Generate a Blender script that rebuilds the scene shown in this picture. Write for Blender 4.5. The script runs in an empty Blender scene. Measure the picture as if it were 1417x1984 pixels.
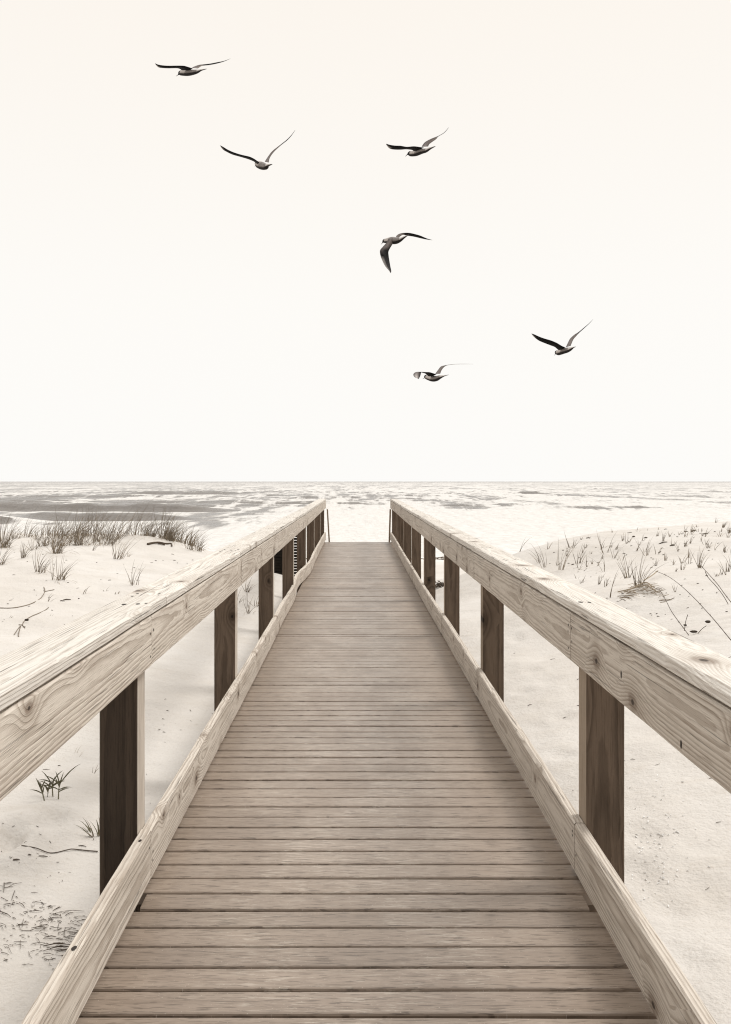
import bpy, math, random
import numpy as np
from mathutils import Vector
random.seed(7)
rng = np.random.default_rng(11)
S = bpy.context.scene
COL = S.collection

# ------------------------------------------------------------------ camera
F, CX, HY, CH = 2030.0, 692.0, 932.0, 1.5      # focal length in photo pixels, vanishing point, eye height above the deck
cam_d = bpy.data.cameras.new('camera')
cam = bpy.data.objects.new('camera', cam_d); COL.objects.link(cam)
cam.location = (0, 0, CH); cam.rotation_euler = (math.radians(90), 0, 0)
cam_d.sensor_fit = 'AUTO'; cam_d.sensor_width = 36
cam_d.lens = 36 * F / 1984
cam_d.shift_x = (708.5 - CX) / 1984
cam_d.shift_y = -(992 - HY) / 1984
cam_d.clip_start = 0.05; cam_d.clip_end = 20000
S.camera = cam

# ------------------------------------------------------------------ sky, sun, exposure
SUN = Vector((0.80, 0.42, 1.15)).normalized()
EL = math.asin(SUN.z); AZ = math.atan2(SUN.x, SUN.y)
W = bpy.data.worlds.new('World'); S.world = W; W.use_nodes = True
wn = W.node_tree; wn.nodes.clear()
def wnode(t): return wn.nodes.new(t)
out = wnode('ShaderNodeOutputWorld'); bg = wnode('ShaderNodeBackground')
sky = wnode('ShaderNodeTexSky'); sky.sky_type = 'NISHITA'; sky.sun_disc = False
sky.sun_elevation = EL; sky.sun_rotation = AZ; sky.dust_density = 4
hsv = wnode('ShaderNodeHueSaturation'); hsv.inputs['Saturation'].default_value = 0
wn.links.new(sky.outputs[0], hsv.inputs['Color'])
tc = wnode('ShaderNodeTexCoord'); sx = wnode('ShaderNodeSeparateXYZ')
wn.links.new(tc.outputs['Generated'], sx.inputs[0])
# overcast veil: cream near the horizon, a little warmer higher up, dimmer away from the sea
rz = wnode('ShaderNodeValToRGB'); e = rz.color_ramp.elements
e[0].position = 0.0; e[0].color = (1.0, .988, .962, 1)
e[1].position = 1.0; e[1].color = (1.80, 1.75, 1.68, 1)
k = rz.color_ramp.elements.new(.17); k.color = (.998, .976, .938, 1)
k = rz.color_ramp.elements.new(.42); k.color = (.985, .93, .862, 1)
k = rz.color_ramp.elements.new(.62); k.color = (1.40, 1.345, 1.28, 1)
wn.links.new(sx.outputs[2], rz.inputs[0])
mr = wnode('ShaderNodeMapRange'); mr.interpolation_type = 'SMOOTHSTEP'
mr.inputs[1].default_value = -.75; mr.inputs[2].default_value = .45
mr.inputs[3].default_value = .34; mr.inputs[4].default_value = 1.0
wn.links.new(sx.outputs[1], mr.inputs[0])
mu = wnode('ShaderNodeMix'); mu.data_type = 'RGBA'; mu.blend_type = 'MULTIPLY'; mu.inputs[0].default_value = 1
wn.links.new(rz.outputs[0], mu.inputs[6]); wn.links.new(mr.outputs[0], mu.inputs[7])
sc1 = wnode('ShaderNodeMix'); sc1.data_type = 'RGBA'; sc1.blend_type = 'MULTIPLY'; sc1.inputs[0].default_value = 1
sc1.inputs[7].default_value = (.10, .098, .095, 1)
wn.links.new(hsv.outputs[0], sc1.inputs[6])
m2 = wnode('ShaderNodeMix'); m2.data_type = 'RGBA'; m2.inputs[0].default_value = .02
wn.links.new(mu.outputs[2], m2.inputs[6]); wn.links.new(sc1.outputs[2], m2.inputs[7])
wn.links.new(m2.outputs[2], bg.inputs[0]); bg.inputs[1].default_value = 1.0
wn.links.new(bg.outputs[0], out.inputs[0])
sl = bpy.data.lights.new('sun', 'SUN'); sl.energy = 2.1; sl.angle = math.radians(20); sl.color = (1, .975, .935)
so = bpy.data.objects.new('sun', sl); COL.objects.link(so)
so.rotation_euler = SUN.to_track_quat('Z', 'Y').to_euler()
S.view_settings.view_transform = 'Standard'; S.view_settings.look = 'None'
S.view_settings.exposure = 0.0; S.view_settings.gamma = 1; S.view_settings.use_curve_mapping = False
S.cycles.max_bounces = 6; S.cycles.diffuse_bounces = 3; S.cycles.use_denoising = True; S.cycles.denoiser = 'OPENIMAGEDENOISE'
S.cycles.denoising_input_passes = 'RGB_ALBEDO_NORMAL'; S.cycles.filter_width = 1.15

# ------------------------------------------------------------------ numeric noise
def _hash(ix, iy, s):
    h = (ix.astype(np.int64) * 374761393 + iy.astype(np.int64) * 668265263 + s * 974711) & 0xffffffff
    h = ((h ^ (h >> 13)) * 1274126177) & 0xffffffff
    return ((h ^ (h >> 16)) & 0xffff) / 65535.0
def vnoise(x, y, s=0):
    x = np.asarray(x, float); y = np.asarray(y, float)
    ix = np.floor(x); iy = np.floor(y); fx = x - ix; fy = y - iy
    fx = fx * fx * fx * (fx * (fx * 6 - 15) + 10); fy = fy * fy * fy * (fy * (fy * 6 - 15) + 10)
    a = _hash(ix, iy, s); b = _hash(ix + 1, iy, s); c = _hash(ix, iy + 1, s); d = _hash(ix + 1, iy + 1, s)
    return (a * (1 - fx) + b * fx) * (1 - fy) + (c * (1 - fx) + d * fx) * fy - .5
def fnoise(x, y, s=0, o=4):
    r = 0; a = 1.0
    for i in range(o):
        r = r + a * vnoise(x * 2 ** i + 17.3 * i, y * 2 ** i - 9.1 * i, s + i); a *= .5
    return r
def sstep(a, b, x):
    t = np.clip((np.asarray(x, float) - a) / (b - a), 0, 1); return t * t * (3 - 2 * t)

# ------------------------------------------------------------------ node helpers
class NT:
    def __init__(s, name):
        s.m = bpy.data.materials.new(name); s.m.use_nodes = True
        s.t = s.m.node_tree; s.t.nodes.clear()
        s.out = s.t.nodes.new('ShaderNodeOutputMaterial'); s.b = s.t.nodes.new('ShaderNodeBsdfPrincipled')
        s.t.links.new(s.b.outputs[0], s.out.inputs[0])
    def n(s, t): return s.t.nodes.new(t)
    def put(s, v, sock):
        if isinstance(v, bpy.types.NodeSocket): s.t.links.new(v, sock)
        else: sock.default_value = v
    def math(s, op, a, b=0.0, c=0.0, clamp=False):
        n = s.n('ShaderNodeMath'); n.operation = op; n.use_clamp = clamp
        s.put(a, n.inputs[0]); s.put(b, n.inputs[1]); s.put(c, n.inputs[2]); return n.outputs[0]
    def xyz(s, x, y, z):
        n = s.n('ShaderNodeCombineXYZ'); s.put(x, n.inputs[0]); s.put(y, n.inputs[1]); s.put(z, n.inputs[2]); return n.outputs[0]
    def sep(s, v):
        n = s.n('ShaderNodeSeparateXYZ'); s.put(v, n.inputs[0]); return n.outputs
    def noise(s, v, scale=1.0, detail=2.0, rough=.5, dist=0.0):
        n = s.n('ShaderNodeTexNoise'); s.put(v, n.inputs['Vector']); n.inputs['Scale'].default_value = scale
        n.inputs['Detail'].default_value = detail; n.inputs['Roughness'].default_value = rough
        n.inputs['Distortion'].default_value = dist; return n.outputs[0]
    def ramp(s, v, a, b, lo=0.0, hi=1.0):
        n = s.n('ShaderNodeMapRange'); n.interpolation_type = 'SMOOTHSTEP'
        s.put(v, n.inputs[0]); n.inputs[1].default_value = a; n.inputs[2].default_value = b
        n.inputs[3].default_value = lo; n.inputs[4].default_value = hi; return n.outputs[0]
    def mix(s, f, a, b, mode='MIX'):
        n = s.n('ShaderNodeMix'); n.data_type = 'RGBA'; n.blend_type = mode; n.clamp_factor = True
        s.put(f, n.inputs[0])
        for v, i in ((a, 6), (b, 7)):
            s.put(v if isinstance(v, bpy.types.NodeSocket) else (*v, 1), n.inputs[i])
        return n.outputs[2]
    def attr(s, name):
        n = s.n('ShaderNodeAttribute'); n.attribute_name = name; return n
    def obj(s): return s.n('ShaderNodeTexCoord').outputs['Object']
    def pos(s): return s.n('ShaderNodeNewGeometry').outputs['Position']
    def bump(s, h, strength=.3, dist=.01):
        n = s.n('ShaderNodeBump'); n.inputs['Strength'].default_value = strength; n.inputs['Distance'].default_value = dist
        s.put(h, n.inputs['Height']); s.t.links.new(n.outputs[0], s.b.inputs['Normal'])
    def fin(s, col, rough=.7, spec=.3):
        s.put(col if isinstance(col, bpy.types.NodeSocket) else (*col, 1), s.b.inputs['Base Color'])
        s.put(rough, s.b.inputs['Roughness']); s.b.inputs['Specular IOR Level'].default_value = spec
        return s.m

def flat(name, col, rough=.8, spec=.2, var=.25, scale=30):
    m = NT(name); nz = m.noise(m.obj(), scale, 3)
    c2 = tuple(x * (1 - var) for x in col)
    return m.fin(m.mix(nz, tuple(min(1, x * (1 + var)) for x in col), c2), rough, spec)

def timber(name, light, dark, knotc, ringw=.011, contrast=.6, cracks=.0, stain=.35, rough=.75, knots=1.0, rare=.58):
    """sawn softwood: growth rings round a pith running along the board, bent round knots"""
    m = NT(name); gc = m.attr('gc').outputs['Vector']
    u, v, w = m.sep(gc)
    tone = m.attr('tone').outputs['Fac']
    low = m.math('SUBTRACT', m.noise(m.xyz(m.math('MULTIPLY', u, .55), m.math('MULTIPLY', v, 2.2), m.math('MULTIPLY', w, 2.2)), 1.0, 1, .4), .5)
    mid = m.math('SUBTRACT', m.noise(m.xyz(m.math('MULTIPLY', u, 3.0), m.math('MULTIPLY', v, 9), m.math('MULTIPLY', w, 9)), 1.0, 2, .5), .5)
    vo = m.n('ShaderNodeTexVoronoi'); vo.voronoi_dimensions = '2D'; vo.feature = 'F1'
    vo.inputs['Scale'].default_value = 1.0; vo.inputs['Randomness'].default_value = 1.0
    kv = m.xyz(m.math('MULTIPLY_ADD', mid, .06, m.math('MULTIPLY', u, 2.3)), m.math('MULTIPLY_ADD', mid, .10, m.math('MULTIPLY', v, 4.2)), 0.0)
    m.put(kv, vo.inputs['Vector'])
    d = vo.outputs['Distance']
    rnd = m.sep(vo.outputs['Color'])[0]
    on = m.ramp(rnd, rare, rare + .02)
    size = m.math('MULTIPLY_ADD', m.sep(vo.outputs['Color'])[1], .75, .4)
    dd = m.math('DIVIDE', d, size)
    kf = m.math('MULTIPLY', on, m.math('POWER', 2.718, m.math('MULTIPLY', m.math('MULTIPLY', dd, dd), -9.0)))
    ksgn = m.math('MULTIPLY', kf, .028 * knots)
    R = m.math('SQRT', m.math('ADD', m.math('MULTIPLY', v, v), m.math('MULTIPLY', w, w)))
    R = m.math('MULTIPLY_ADD', low, .036, R)
    R = m.math('MULTIPLY_ADD', u, .004, R)
    R = m.math('MULTIPLY_ADD', mid, .008, R)
    R = m.math('ADD', R, ksgn)
    R = m.math('MULTIPLY_ADD', m.math('SUBTRACT', m.noise(m.xyz(m.math('MULTIPLY', u, 14), m.math('MULTIPLY', v, 30), m.math('MULTIPLY', w, 30)), 1, 2), .5), .0025, R)
    ph = m.math('FRACT', m.math('DIVIDE', R, ringw))
    ring = m.math('MULTIPLY', m.ramp(ph, .25, .86), m.ramp(ph, 1.0, .9))
    vary = m.math('MULTIPLY_ADD', m.noise(m.xyz(m.math('MULTIPLY', u, 2), m.math('MULTIPLY', R, 60), 0.0), 1, 2), 1.3, -.1)
    ring = m.math('MULTIPLY', ring, vary, clamp=True)
    fib = m.noise(m.xyz(m.math('MULTIPLY', u, 7), m.math('MULTIPLY', v, 330), m.math('MULTIPLY', w, 330)), 1, 3, .6)
    col = m.mix(m.math('MULTIPLY', ring, contrast), light, dark)
    col = m.mix(m.math('MULTIPLY', m.ramp(fib, .50, .74), .60), col, dark)
    st = m.ramp(m.noise(m.xyz(m.math('MULTIPLY', u, 1.7), m.math('MULTIPLY', v, 7), m.math('MULTIPLY', w, 7)), 1, 4, .6), .48, .75)
    col = m.mix(m.math('MULTIPLY', st, stain), col, dark)
    # knots: brown ring, darker heart
    kr = m.math('MULTIPLY', on, m.ramp(dd, .17, .08)); kh = m.math('MULTIPLY', on, m.ramp(dd, .055, .03))
    halo = m.math('MULTIPLY', on, m.ramp(dd, .42, .12))
    col = m.mix(m.math('MULTIPLY', halo, .30), col, dark)
    col = m.mix(m.math('MULTIPLY', kr, .55), col, knotc)
    col = m.mix(m.math('MULTIPLY', kh, .85), col, tuple(x * .25 for x in knotc))
    hgt = m.math('MULTIPLY_ADD', ring, -.6, m.math('MULTIPLY', fib, .5))
    if cracks:
        cn = m.noise(m.xyz(m.math('MULTIPLY', u, 2.2), m.math('MULTIPLY_ADD', low, 3.0, m.math('MULTIPLY', v, 150)), m.math('MULTIPLY', w, 90)), 1, 2, .5)
        cm = m.math('MULTIPLY', m.ramp(cn, .635, .675), m.ramp(m.noise(m.xyz(m.math('MULTIPLY', u, 1.3), m.math('MULTIPLY', v, 12), 3.0), 1, 1), .42, .56))
        col = m.mix(m.math('MULTIPLY', cm, cracks), col, tuple(x * .16 for x in knotc))
        hgt = m.math('MULTIPLY_ADD', cm, -2.0, hgt)
    col = m.mix(1.0, col, m.mix(tone, (.62, .60, .58), (1.22, 1.21, 1.20)), 'MULTIPLY')
    m.bump(hgt, .6, .005)
    return m.fin(col, rough, .25)

M_cap = timber('weathered_pine_top', (.74, .71, .66), (.27, .205, .15), (.15, .10, .068), .0080, .52, cracks=.75, stain=.25, rare=.80)
M_rail = timber('weathered_pine', (.68, .625, .555), (.215, .155, .108), (.15, .10, .068), .0095, .74, cracks=.45, stain=.34)
M_post = timber('brown_treated_pine', (.20, .150, .112), (.048, .033, .022), (.035, .022, .014), .012, .75, stain=.5, knots=1.2)
M_side = timber('mid_brown_pine', (.42, .345, .27), (.17, .12, .08), (.10, .066, .045), .011, .7, stain=.3)  # mid brown pine: inner faces of right posts, stair posts
M_dark = timber('dark_pine', (.095, .071, .053), (.012, .008, .0055), (.012, .008, .005), .014, .8, stain=.5)  # darker pine for the nearest left post
M_nail = flat('rusty_nail', (.03, .022, .017), .6)

def deck_mat():
    m = NT('composite_deck'); gc = m.attr('gc').outputs['Vector']; u, v, w = m.sep(gc)
    tone = m.attr('tone').outputs['Fac']
    p = m.pos()
    px, py, pz = m.sep(p)
    big = m.noise(m.xyz(m.math('MULTIPLY', px, 3.0), m.math('MULTIPLY', py, 1.6), 0.0), 1, 4, .6)
    gr = m.noise(m.xyz(m.math('MULTIPLY', u, 11), m.math('MULTIPLY', v, 110), 0.0), 1, 3, .6)
    gr2 = m.noise(m.xyz(m.math('MULTIPLY', u, 16), m.math('MULTIPLY', v, 260), 4.0), 1, 2, .5)
    wav = m.noise(m.xyz(m.math('MULTIPLY', u, 1.5), m.math('MULTIPLY', v, 24), 1.0), 1, 3, .6)
    col = m.mix(m.ramp(big, .35, .68), (.262, .205, .160), (.306, .243, .192))
    col = m.mix(m.math('MULTIPLY', m.ramp(wav, .48, .62), .40), col, (.19, .142, .105))
    col = m.mix(m.math('MULTIPLY', m.ramp(gr, .56, .62), .80), col, (.115, .084, .06))
    col = m.mix(m.math('MULTIPLY', m.ramp(gr2, .54, .66), .55), col, (.09, .064, .045))
    # scuffed pale patches, a little blown sand
    pl = m.noise(m.xyz(m.math('MULTIPLY', u, 9), m.math('MULTIPLY', v, 70), 9.0), 1, 4, .7)
    sc = m.math('MULTIPLY', m.ramp(pl, .54, .60), m.ramp(m.math('ABSOLUTE', px), .72, .30))
    col = m.mix(m.math('MULTIPLY', m.math('MULTIPLY', sc, m.ramp(big, .40, .56)), .5), col, (.50, .44, .37))
    sp = m.noise(m.xyz(m.math('MULTIPLY', px, 160), m.math('MULTIPLY', py, 160), 0.0), 1, 1)
    col = m.mix(m.math('MULTIPLY', m.ramp(sp, .70, .76), .5), col, (.62, .56, .47))
    col = m.mix(1.0, col, m.mix(tone, (.78, .77, .76), (1.18, 1.18, 1.18)), 'MULTIPLY')
    m.bump(m.math('ADD', gr, m.math('MULTIPLY', wav, .5)), .25, .003)
    return m.fin(col, m.ramp(big, .35, .65, .42, .36), .6)
M_deck = deck_mat()

def sand_mat():
    m = NT('pale_beach_sand'); p = m.pos(); px, py, pz = m.sep(p)
    n1 = m.noise(p, .35, 4, .6); n2 = m.noise(p, 2.5, 5, .65); n3 = m.noise(p, 45, 3, .6); n4 = m.noise(p, 130, 3, .7)
    col = m.mix(m.ramp(n1, .3, .7), (.600, .563, .520), (.668, .638, .602))
    col = m.mix(m.math('MULTIPLY', m.ramp(n2, .45, .75), .30), col, (.56, .51, .45))
    streak = m.noise(m.xyz(m.math('MULTIPLY', px, 1.2), m.math('MULTIPLY', py, 5), 0.0), 1, 4, .6)
    col = m.mix(m.math('MULTIPLY', m.ramp(streak, .56, .72), .22), col, (.49, .435, .37))
    col = m.mix(m.math('MULTIPLY', m.ramp(n3, .55, .75), .38), col, (.47, .41, .34))
    col = m.mix(m.math('MULTIPLY', m.ramp(n4, .58, .72), .35), col, (.36, .31, .26))
    h = m.math('ADD', m.math('MULTIPLY', n2, 2.0), m.math('MULTIPLY_ADD', n3, .30, m.math('MULTIPLY', n4, .06)))
    m.bump(h, .55, .035)
    # wet, washed sand low on the beach
    wet = m.ramp(pz, -1.9, -2.5)
    col = m.mix(wet, col, (.80, .765, .715))
    return m.fin(col, .9, .12)
M_sand = sand_mat()

def sea_mat():
    m = NT('sea_water'); p = m.pos(); px, py, pz = m.sep(p)
    fo = m.attr('foam').outputs['Fac']
    n1 = m.noise(m.xyz(m.math('MULTIPLY', px, .42), m.math('MULTIPLY', py, .055), 0.0), 1, 4, .6, .3)
    n2 = m.noise(m.xyz(m.math('MULTIPLY', px, .11), m.math('MULTIPLY', py, .010), 5.0), 1, 6, .66, .4)
    n3 = m.noise(m.xyz(m.math('MULTIPLY', px, 1.3), m.math('MULTIPLY', py, 1.0), 2.0), 1, 4, .6)
    n5 = m.noise(m.xyz(m.math('MULTIPLY', px, .055), m.math('MULTIPLY', py, .0035), 8.0), 1, 5, .62, .3)
    fo = m.math('MULTIPLY_ADD', n5, 1.5, m.math('ADD', fo, -.75))
    f = m.math('ADD', fo, m.math('MULTIPLY_ADD', n1, 2.0, -1.0))
    f = m.math('MULTIPLY_ADD', n2, 1.9, m.math('ADD', f, -.95))
    fm = m.ramp(f, .16, .60)
    water = m.mix(n2, (.065, .053, .043), (.15, .125, .103))
    foamc = m.mix(m.ramp(n3, .35, .65), (.70, .685, .66), (.60, .575, .545))
    col = m.mix(fm, water, foamc)
    m.bump(m.math('ADD', n1, m.math('MULTIPLY', n3, .35)), .9, .5)
    return m.fin(col, m.math('MULTIPLY_ADD', fm, .55, .22), .36)
M_sea = sea_mat()

M_grass = flat('dry_beach_grass', (.20, .162, .12), .7, .25, .5, 6)
M_straw = flat('bleached_grass_straw', (.36, .29, .21), .8, .2, .35, 8)
M_green = flat('fresh_grass_blade', (.20, .185, .12), .6, .3, .4, 20)
M_stick = flat('driftwood', (.10, .074, .053), .85, .15, .5, 20)
M_run = flat('dry_runner', (.20, .155, .115), .85, .15, .4, 30)
M_twig = flat('dark_twig', (.10, .077, .058), .8, .2, .4, 40)
M_leaf = flat('dry_leaf', (.08, .06, .045), .6, .3, .4, 30)
M_shell = flat('shell_fragment', (.90, .88, .86), .6, .3, .15, 60)
M_slat = flat('tarred_slat', (.020, .016, .012), .8, .2, .4, 12)

# ------------------------------------------------------------------ object helpers
def tag(o, label=None, cat=None, group=None, kind=None):
    if label: o['label'] = label
    if cat: o['category'] = cat
    if group: o['group'] = group
    if kind: o['kind'] = kind
    return o
def wpos(o):
    p = Vector((0, 0, 0))
    while o: p += Vector(o.location); o = o.parent
    return p
def empty(name, loc=(0, 0, 0), parent=None):
    o = bpy.data.objects.new(name, None); COL.objects.link(o)
    o.location = Vector(loc) - (wpos(parent) if parent else Vector()); o.parent = parent; return o
class MB:
    def __init__(s): s.v = []; s.f = []; s.mi = []; s.gc = []; s.tone = []; s.col = []
    def add(s, vs, fs, mi=0, gc=None, tone=.5, col=None):
        b = len(s.v); s.v += [tuple(x) for x in vs]
        s.f += [tuple(b + i for i in f) for f in fs]; s.mi += [mi] * len(fs)
        s.gc += gc if gc is not None else [(0, 0, 0)] * len(vs); s.tone += [tone] * len(vs)
        s.col += col if col is not None else [(0, 0, 0, 1)] * len(vs)
    def build(s, name, mats, parent=None, origin=None, smooth=False, wood=False, colour=False):
        me = bpy.data.meshes.new(name)
        org = wpos(parent) if parent else Vector(origin or (0, 0, 0))
        me.from_pydata([(x - org.x, y - org.y, z - org.z) for x, y, z in s.v], [], s.f)
        for m in (mats if isinstance(mats, (list, tuple)) else [mats]): me.materials.append(m)
        if any(s.mi): me.polygons.foreach_set('material_index', s.mi)
        if wood:
            a = me.attributes.new('gc', 'FLOAT_VECTOR', 'POINT'); a.data.foreach_set('vector', np.array(s.gc, 'f').ravel())
            a = me.attributes.new('tone', 'FLOAT', 'POINT'); a.data.foreach_set('value', np.array(s.tone, 'f'))
        if colour:
            a = me.color_attributes.new('plumage_and_shade', 'FLOAT_COLOR', 'POINT'); a.data.foreach_set('color', np.array(s.col, 'f').ravel())
        if smooth: me.polygons.foreach_set('use_smooth', [True] * len(me.polygons))
        me.update()
        o = bpy.data.objects.new(name, me); COL.objects.link(o)
        o.location = (0, 0, 0) if parent else org; o.parent = parent
        return o
    def tube(s, pts, radii, n=6, mi=0, col=None):
        pts = [Vector(p) for p in pts]; vs = []; fs = []
        for i, p in enumerate(pts):
            t = (pts[min(i + 1, len(pts) - 1)] - pts[max(i - 1, 0)]).normalized()
            a = t.cross(Vector((0, 0, 1)));  a = a if a.length > .1 else t.cross(Vector((1, 0, 0)))
            a.normalize(); b = t.cross(a).normalized()
            r = radii[i] if isinstance(radii, (list, tuple)) else radii
            for k in range(n):
                th = 2 * math.pi * k / n; vs.append(p + a * (r * math.cos(th)) + b * (r * math.sin(th)))
        for i in range(len(pts) - 1):
            for k in range(n):
                k2 = (k + 1) % n; fs.append((i * n + k, i * n + k2, (i + 1) * n + k2, (i + 1) * n + k))
        fs.append(tuple(range(n))[::-1]); fs.append(tuple((len(pts) - 1) * n + k for k in range(n)))
        s.add(vs, fs, mi)

def n1(t, seed): return float(vnoise(np.array([t]), np.array([seed * 7.77]), seed)[0])

def board(name, parent, mat, y0, y1, xa, xb, za, zb, across, off=None, tone=.5, chamfer=.004, wear=.0, wear_corner=None, nails=(), seg=.12, seed=None, pith=None):
    """a sawn board along Y with slightly worn arrises; across = 'x' or 'z' is its broad direction; nails = (y, other, face)"""
    seed = seed if seed is not None else random.randint(0, 9999)
    mb = MB(); n = max(2, int((y1 - y0) / seg)); vs = []; gc = []; fs = []
    U0 = random.uniform(0, 50)
    pv, pw = pith or (random.uniform(-.04, .04), random.uniform(.03, .10) * random.choice((-1, 1)))
    xm, zm = (xa + xb) / 2, (za + zb) / 2
    corners = [(xa, za), (xb, za), (xb, zb), (xa, zb)]
    nb = 0
    for i in range(n + 1):
        y = y0 + (y1 - y0) * i / n
        dx, dz = off(y) if off else (0, 0)
        ring = []
        for c, (x, z) in enumerate(corners):
            ch = chamfer * (1 + .5 * n1(y * 3, seed + c))
            if wear and (wear_corner is None or c in wear_corner):
                a = n1(y * 2.1, seed + 20 + c) + .5 * n1(y * 6.3, seed + 30 + c)
                ch += wear * max(0, a + .12)
            hx = ch * (1 if x == xa else -1); hz = ch * (1 if z == za else -1)
            p1, p2 = (x + hx, z), (x, z + hz)
            # order counter-clockwise looking along +Y reversed: xa za -> xb za -> xb zb -> xa zb
            ring += ([p2, p1] if c in (0, 2) else [p1, p2])
        nb = len(ring)
        for (x, z) in ring:
            jx = .0012 * n1(y * 4 + x * 9, seed + 5); jz = .0016 * n1(y * 3 + z * 9, seed + 6)
            vs.append((x + dx + jx, y, z + dz + jz))
            vv, ww = ((x - xm), (z - zm)) if across == 'x' else ((z - zm), (x - xm))
            gc.append((y + U0, vv + pv, ww + pw))
    for i in range(n):
        for k in range(nb):
            k2 = (k + 1) % nb; fs.append((i * nb + k, (i + 1) * nb + k, (i + 1) * nb + k2, i * nb + k2))
    fs.append(tuple(range(nb))); fs.append(tuple(n * nb + k for k in range(nb))[::-1])
    mb.add(vs, fs, 0, gc, tone)
    for (y, o, face) in nails:
        dx, dz = off(y) if off else (0, 0); r = .0052
        disc = []
        if face == 'top': r = random.uniform(.005, .0095)
        if face == 'hole': r = random.uniform(.007, .009)
        for k in range(8):
            a = 2 * math.pi * k / 8; ca, sa = r * math.cos(a), r * math.sin(a)
            if face == 'x+': disc.append((xb + .0015 + dx, y + ca, o + sa + dz))
            elif face == 'x-': disc.append((xa - .0015 + dx, y - ca, o + sa + dz))
            elif face == 'hole': disc.append((o + ca * random.uniform(.6, 1.1) + dx, y + sa * random.uniform(1.5, 2.4), zb + .0012 + dz))
            elif face == 'knot-': disc.append((xa - .0015 + dx, y - ca * random.uniform(.9, 1.3), o + sa * 2.6 * random.uniform(.8, 1.1) + dz))
            else: disc.append((o + ca + dx, y + sa * 1.6, zb + .0015 + dz))
        mb.add(disc, [tuple(range(8))], 1, None, .5)
    return mb.build(name, [mat, M_nail], parent, wood=True)

# ------------------------------------------------------------------ terrain heights (relative to the deck surface)
CP = np.array([(-1.35, 4, -.55), (-1.8, 5.3, -.5), (-3, 5, -.38), (-1.83, 6.2, -.42), (-1.3, 8, -.5), (-2.6, 8, -.3), (-3.7, 11.5, -.1),
    (-1.4, 13.6, -.34), (-4.3, 15.1, .1), (-2.5, 15, -.05), (-5.5, 19, .30), (-3.7, 20.6, .33), (-2.9, 20.2, .10), (-1.4, 18.4, -.22), (-9, 20, .42),
    (-8, 12, .1), (-8, 5, -.1), (-1.3, 10.5, -.45), (0, 3, -.68), (0, 10, -.62), (0, 18, -.72), (0, 24, -1.0), (-1.5, 23, -.6),
    (1.34, 3.8, -.5), (1.5, 5, -.48), (1.66, 8.2, -.44), (2.07, 12, -.40), (2.1, 19.4, -.34), (1.6, 20.5, -.62), (3.5, 9.9, 0), (3.5, 13, .15),
    (7.7, 21.6, .66), (5.4, 21.75, .45), (3.1, 20.6, .10), (3, 6, -.2), (8, 12, .4), (6, 6, .1), (5.5, 16, .35), (9, 5, .2),
    (-9, 24, .3), (9, 24, .6), (0, -2, -.65), (-8, -2, -.1), (8, -2, .2)], float)
def _tps(r2): return np.where(r2 > 0, .5 * r2 * np.log(np.maximum(r2, 1e-12)), 0)
_n = len(CP); _P = np.c_[np.ones(_n), CP[:, :2]]
_A = np.zeros((_n + 3, _n + 3)); _d = CP[:, None, :2] - CP[None, :, :2]
_A[:_n, :_n] = _tps((_d ** 2).sum(2)) + .03 * np.eye(_n); _A[:_n, _n:] = _P; _A[_n:, :_n] = _P.T
_w = np.linalg.solve(_A, np.r_[CP[:, 2], 0, 0, 0])
FEET = [(85, 1592), (105, 1601), (28, 1610), (50, 1617), (5, 1622), (10, 1635), (25, 1637), (95, 1635), (1240, 1700), (1290, 1755), (1000, 1240), (1030, 1300), (1090, 1390), (1010, 1340), (1085, 1460), (1330, 1860), (1245, 1620)]
FEETW = []
def ground(x, y, detail=True):
    x = np.atleast_1d(np.asarray(x, float)); y = np.atleast_1d(np.asarray(y, float))
    cx = np.clip(x, -9.5, 9.5); cy = np.clip(y, -2, 24)
    h = _w[_n] + _w[_n + 1] * cx + _w[_n + 2] * cy
    for i in range(_n): h = h + _w[i] * _tps((cx - CP[i, 0]) ** 2 + (cy - CP[i, 1]) ** 2)
    far = sstep(9, 14, np.abs(x)); h = h + far * fnoise(x / 7, y / 7, 40, 3) * .9
    beach = np.interp(y, [18, 24, 30, 45, 58, 75, 90], [-.75, -1.0, -1.4, -2.05, -2.62, -3.4, -4.2])
    crest = 21.9 + .5 * vnoise(x / 3, x * 0, 51) + far * 2.5 * vnoise(x / 9, x * 0, 52)
    t = sstep(0, 7.5, y - crest); h = h * (1 - t) + beach * t
    side = sstep(1.0, 1.8, np.abs(x)) * (1 - t * .7)
    h = h + side * (fnoise(x / 1.6, y / 1.6, 60, 3) * .085)
    if detail:
        h = h + (.25 + .75 * side) * (fnoise(x / .42, y / .42, 70, 3) * .022)
        rip = np.sin((y * 1.0 + .55 * x + 1.2 * fnoise(x / 1.3, y / 1.3, 81, 2)) * 2 * np.pi / .34)
        h = h + side * .0045 * rip * sstep(.0, .35, fnoise(x / 2.2, y / 2.2, 85, 2))
        for (fx, fy) in FEETW:
            d2 = ((x - fx) / .09) ** 2 + ((y - fy) / .15) ** 2
            k = 1.5 if fx < 0 else .8
            h = h - .022 * k * np.exp(-d2) + .010 * k * np.exp(-((np.sqrt(d2) - 1.5) ** 2) * 3)
    return h
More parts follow.
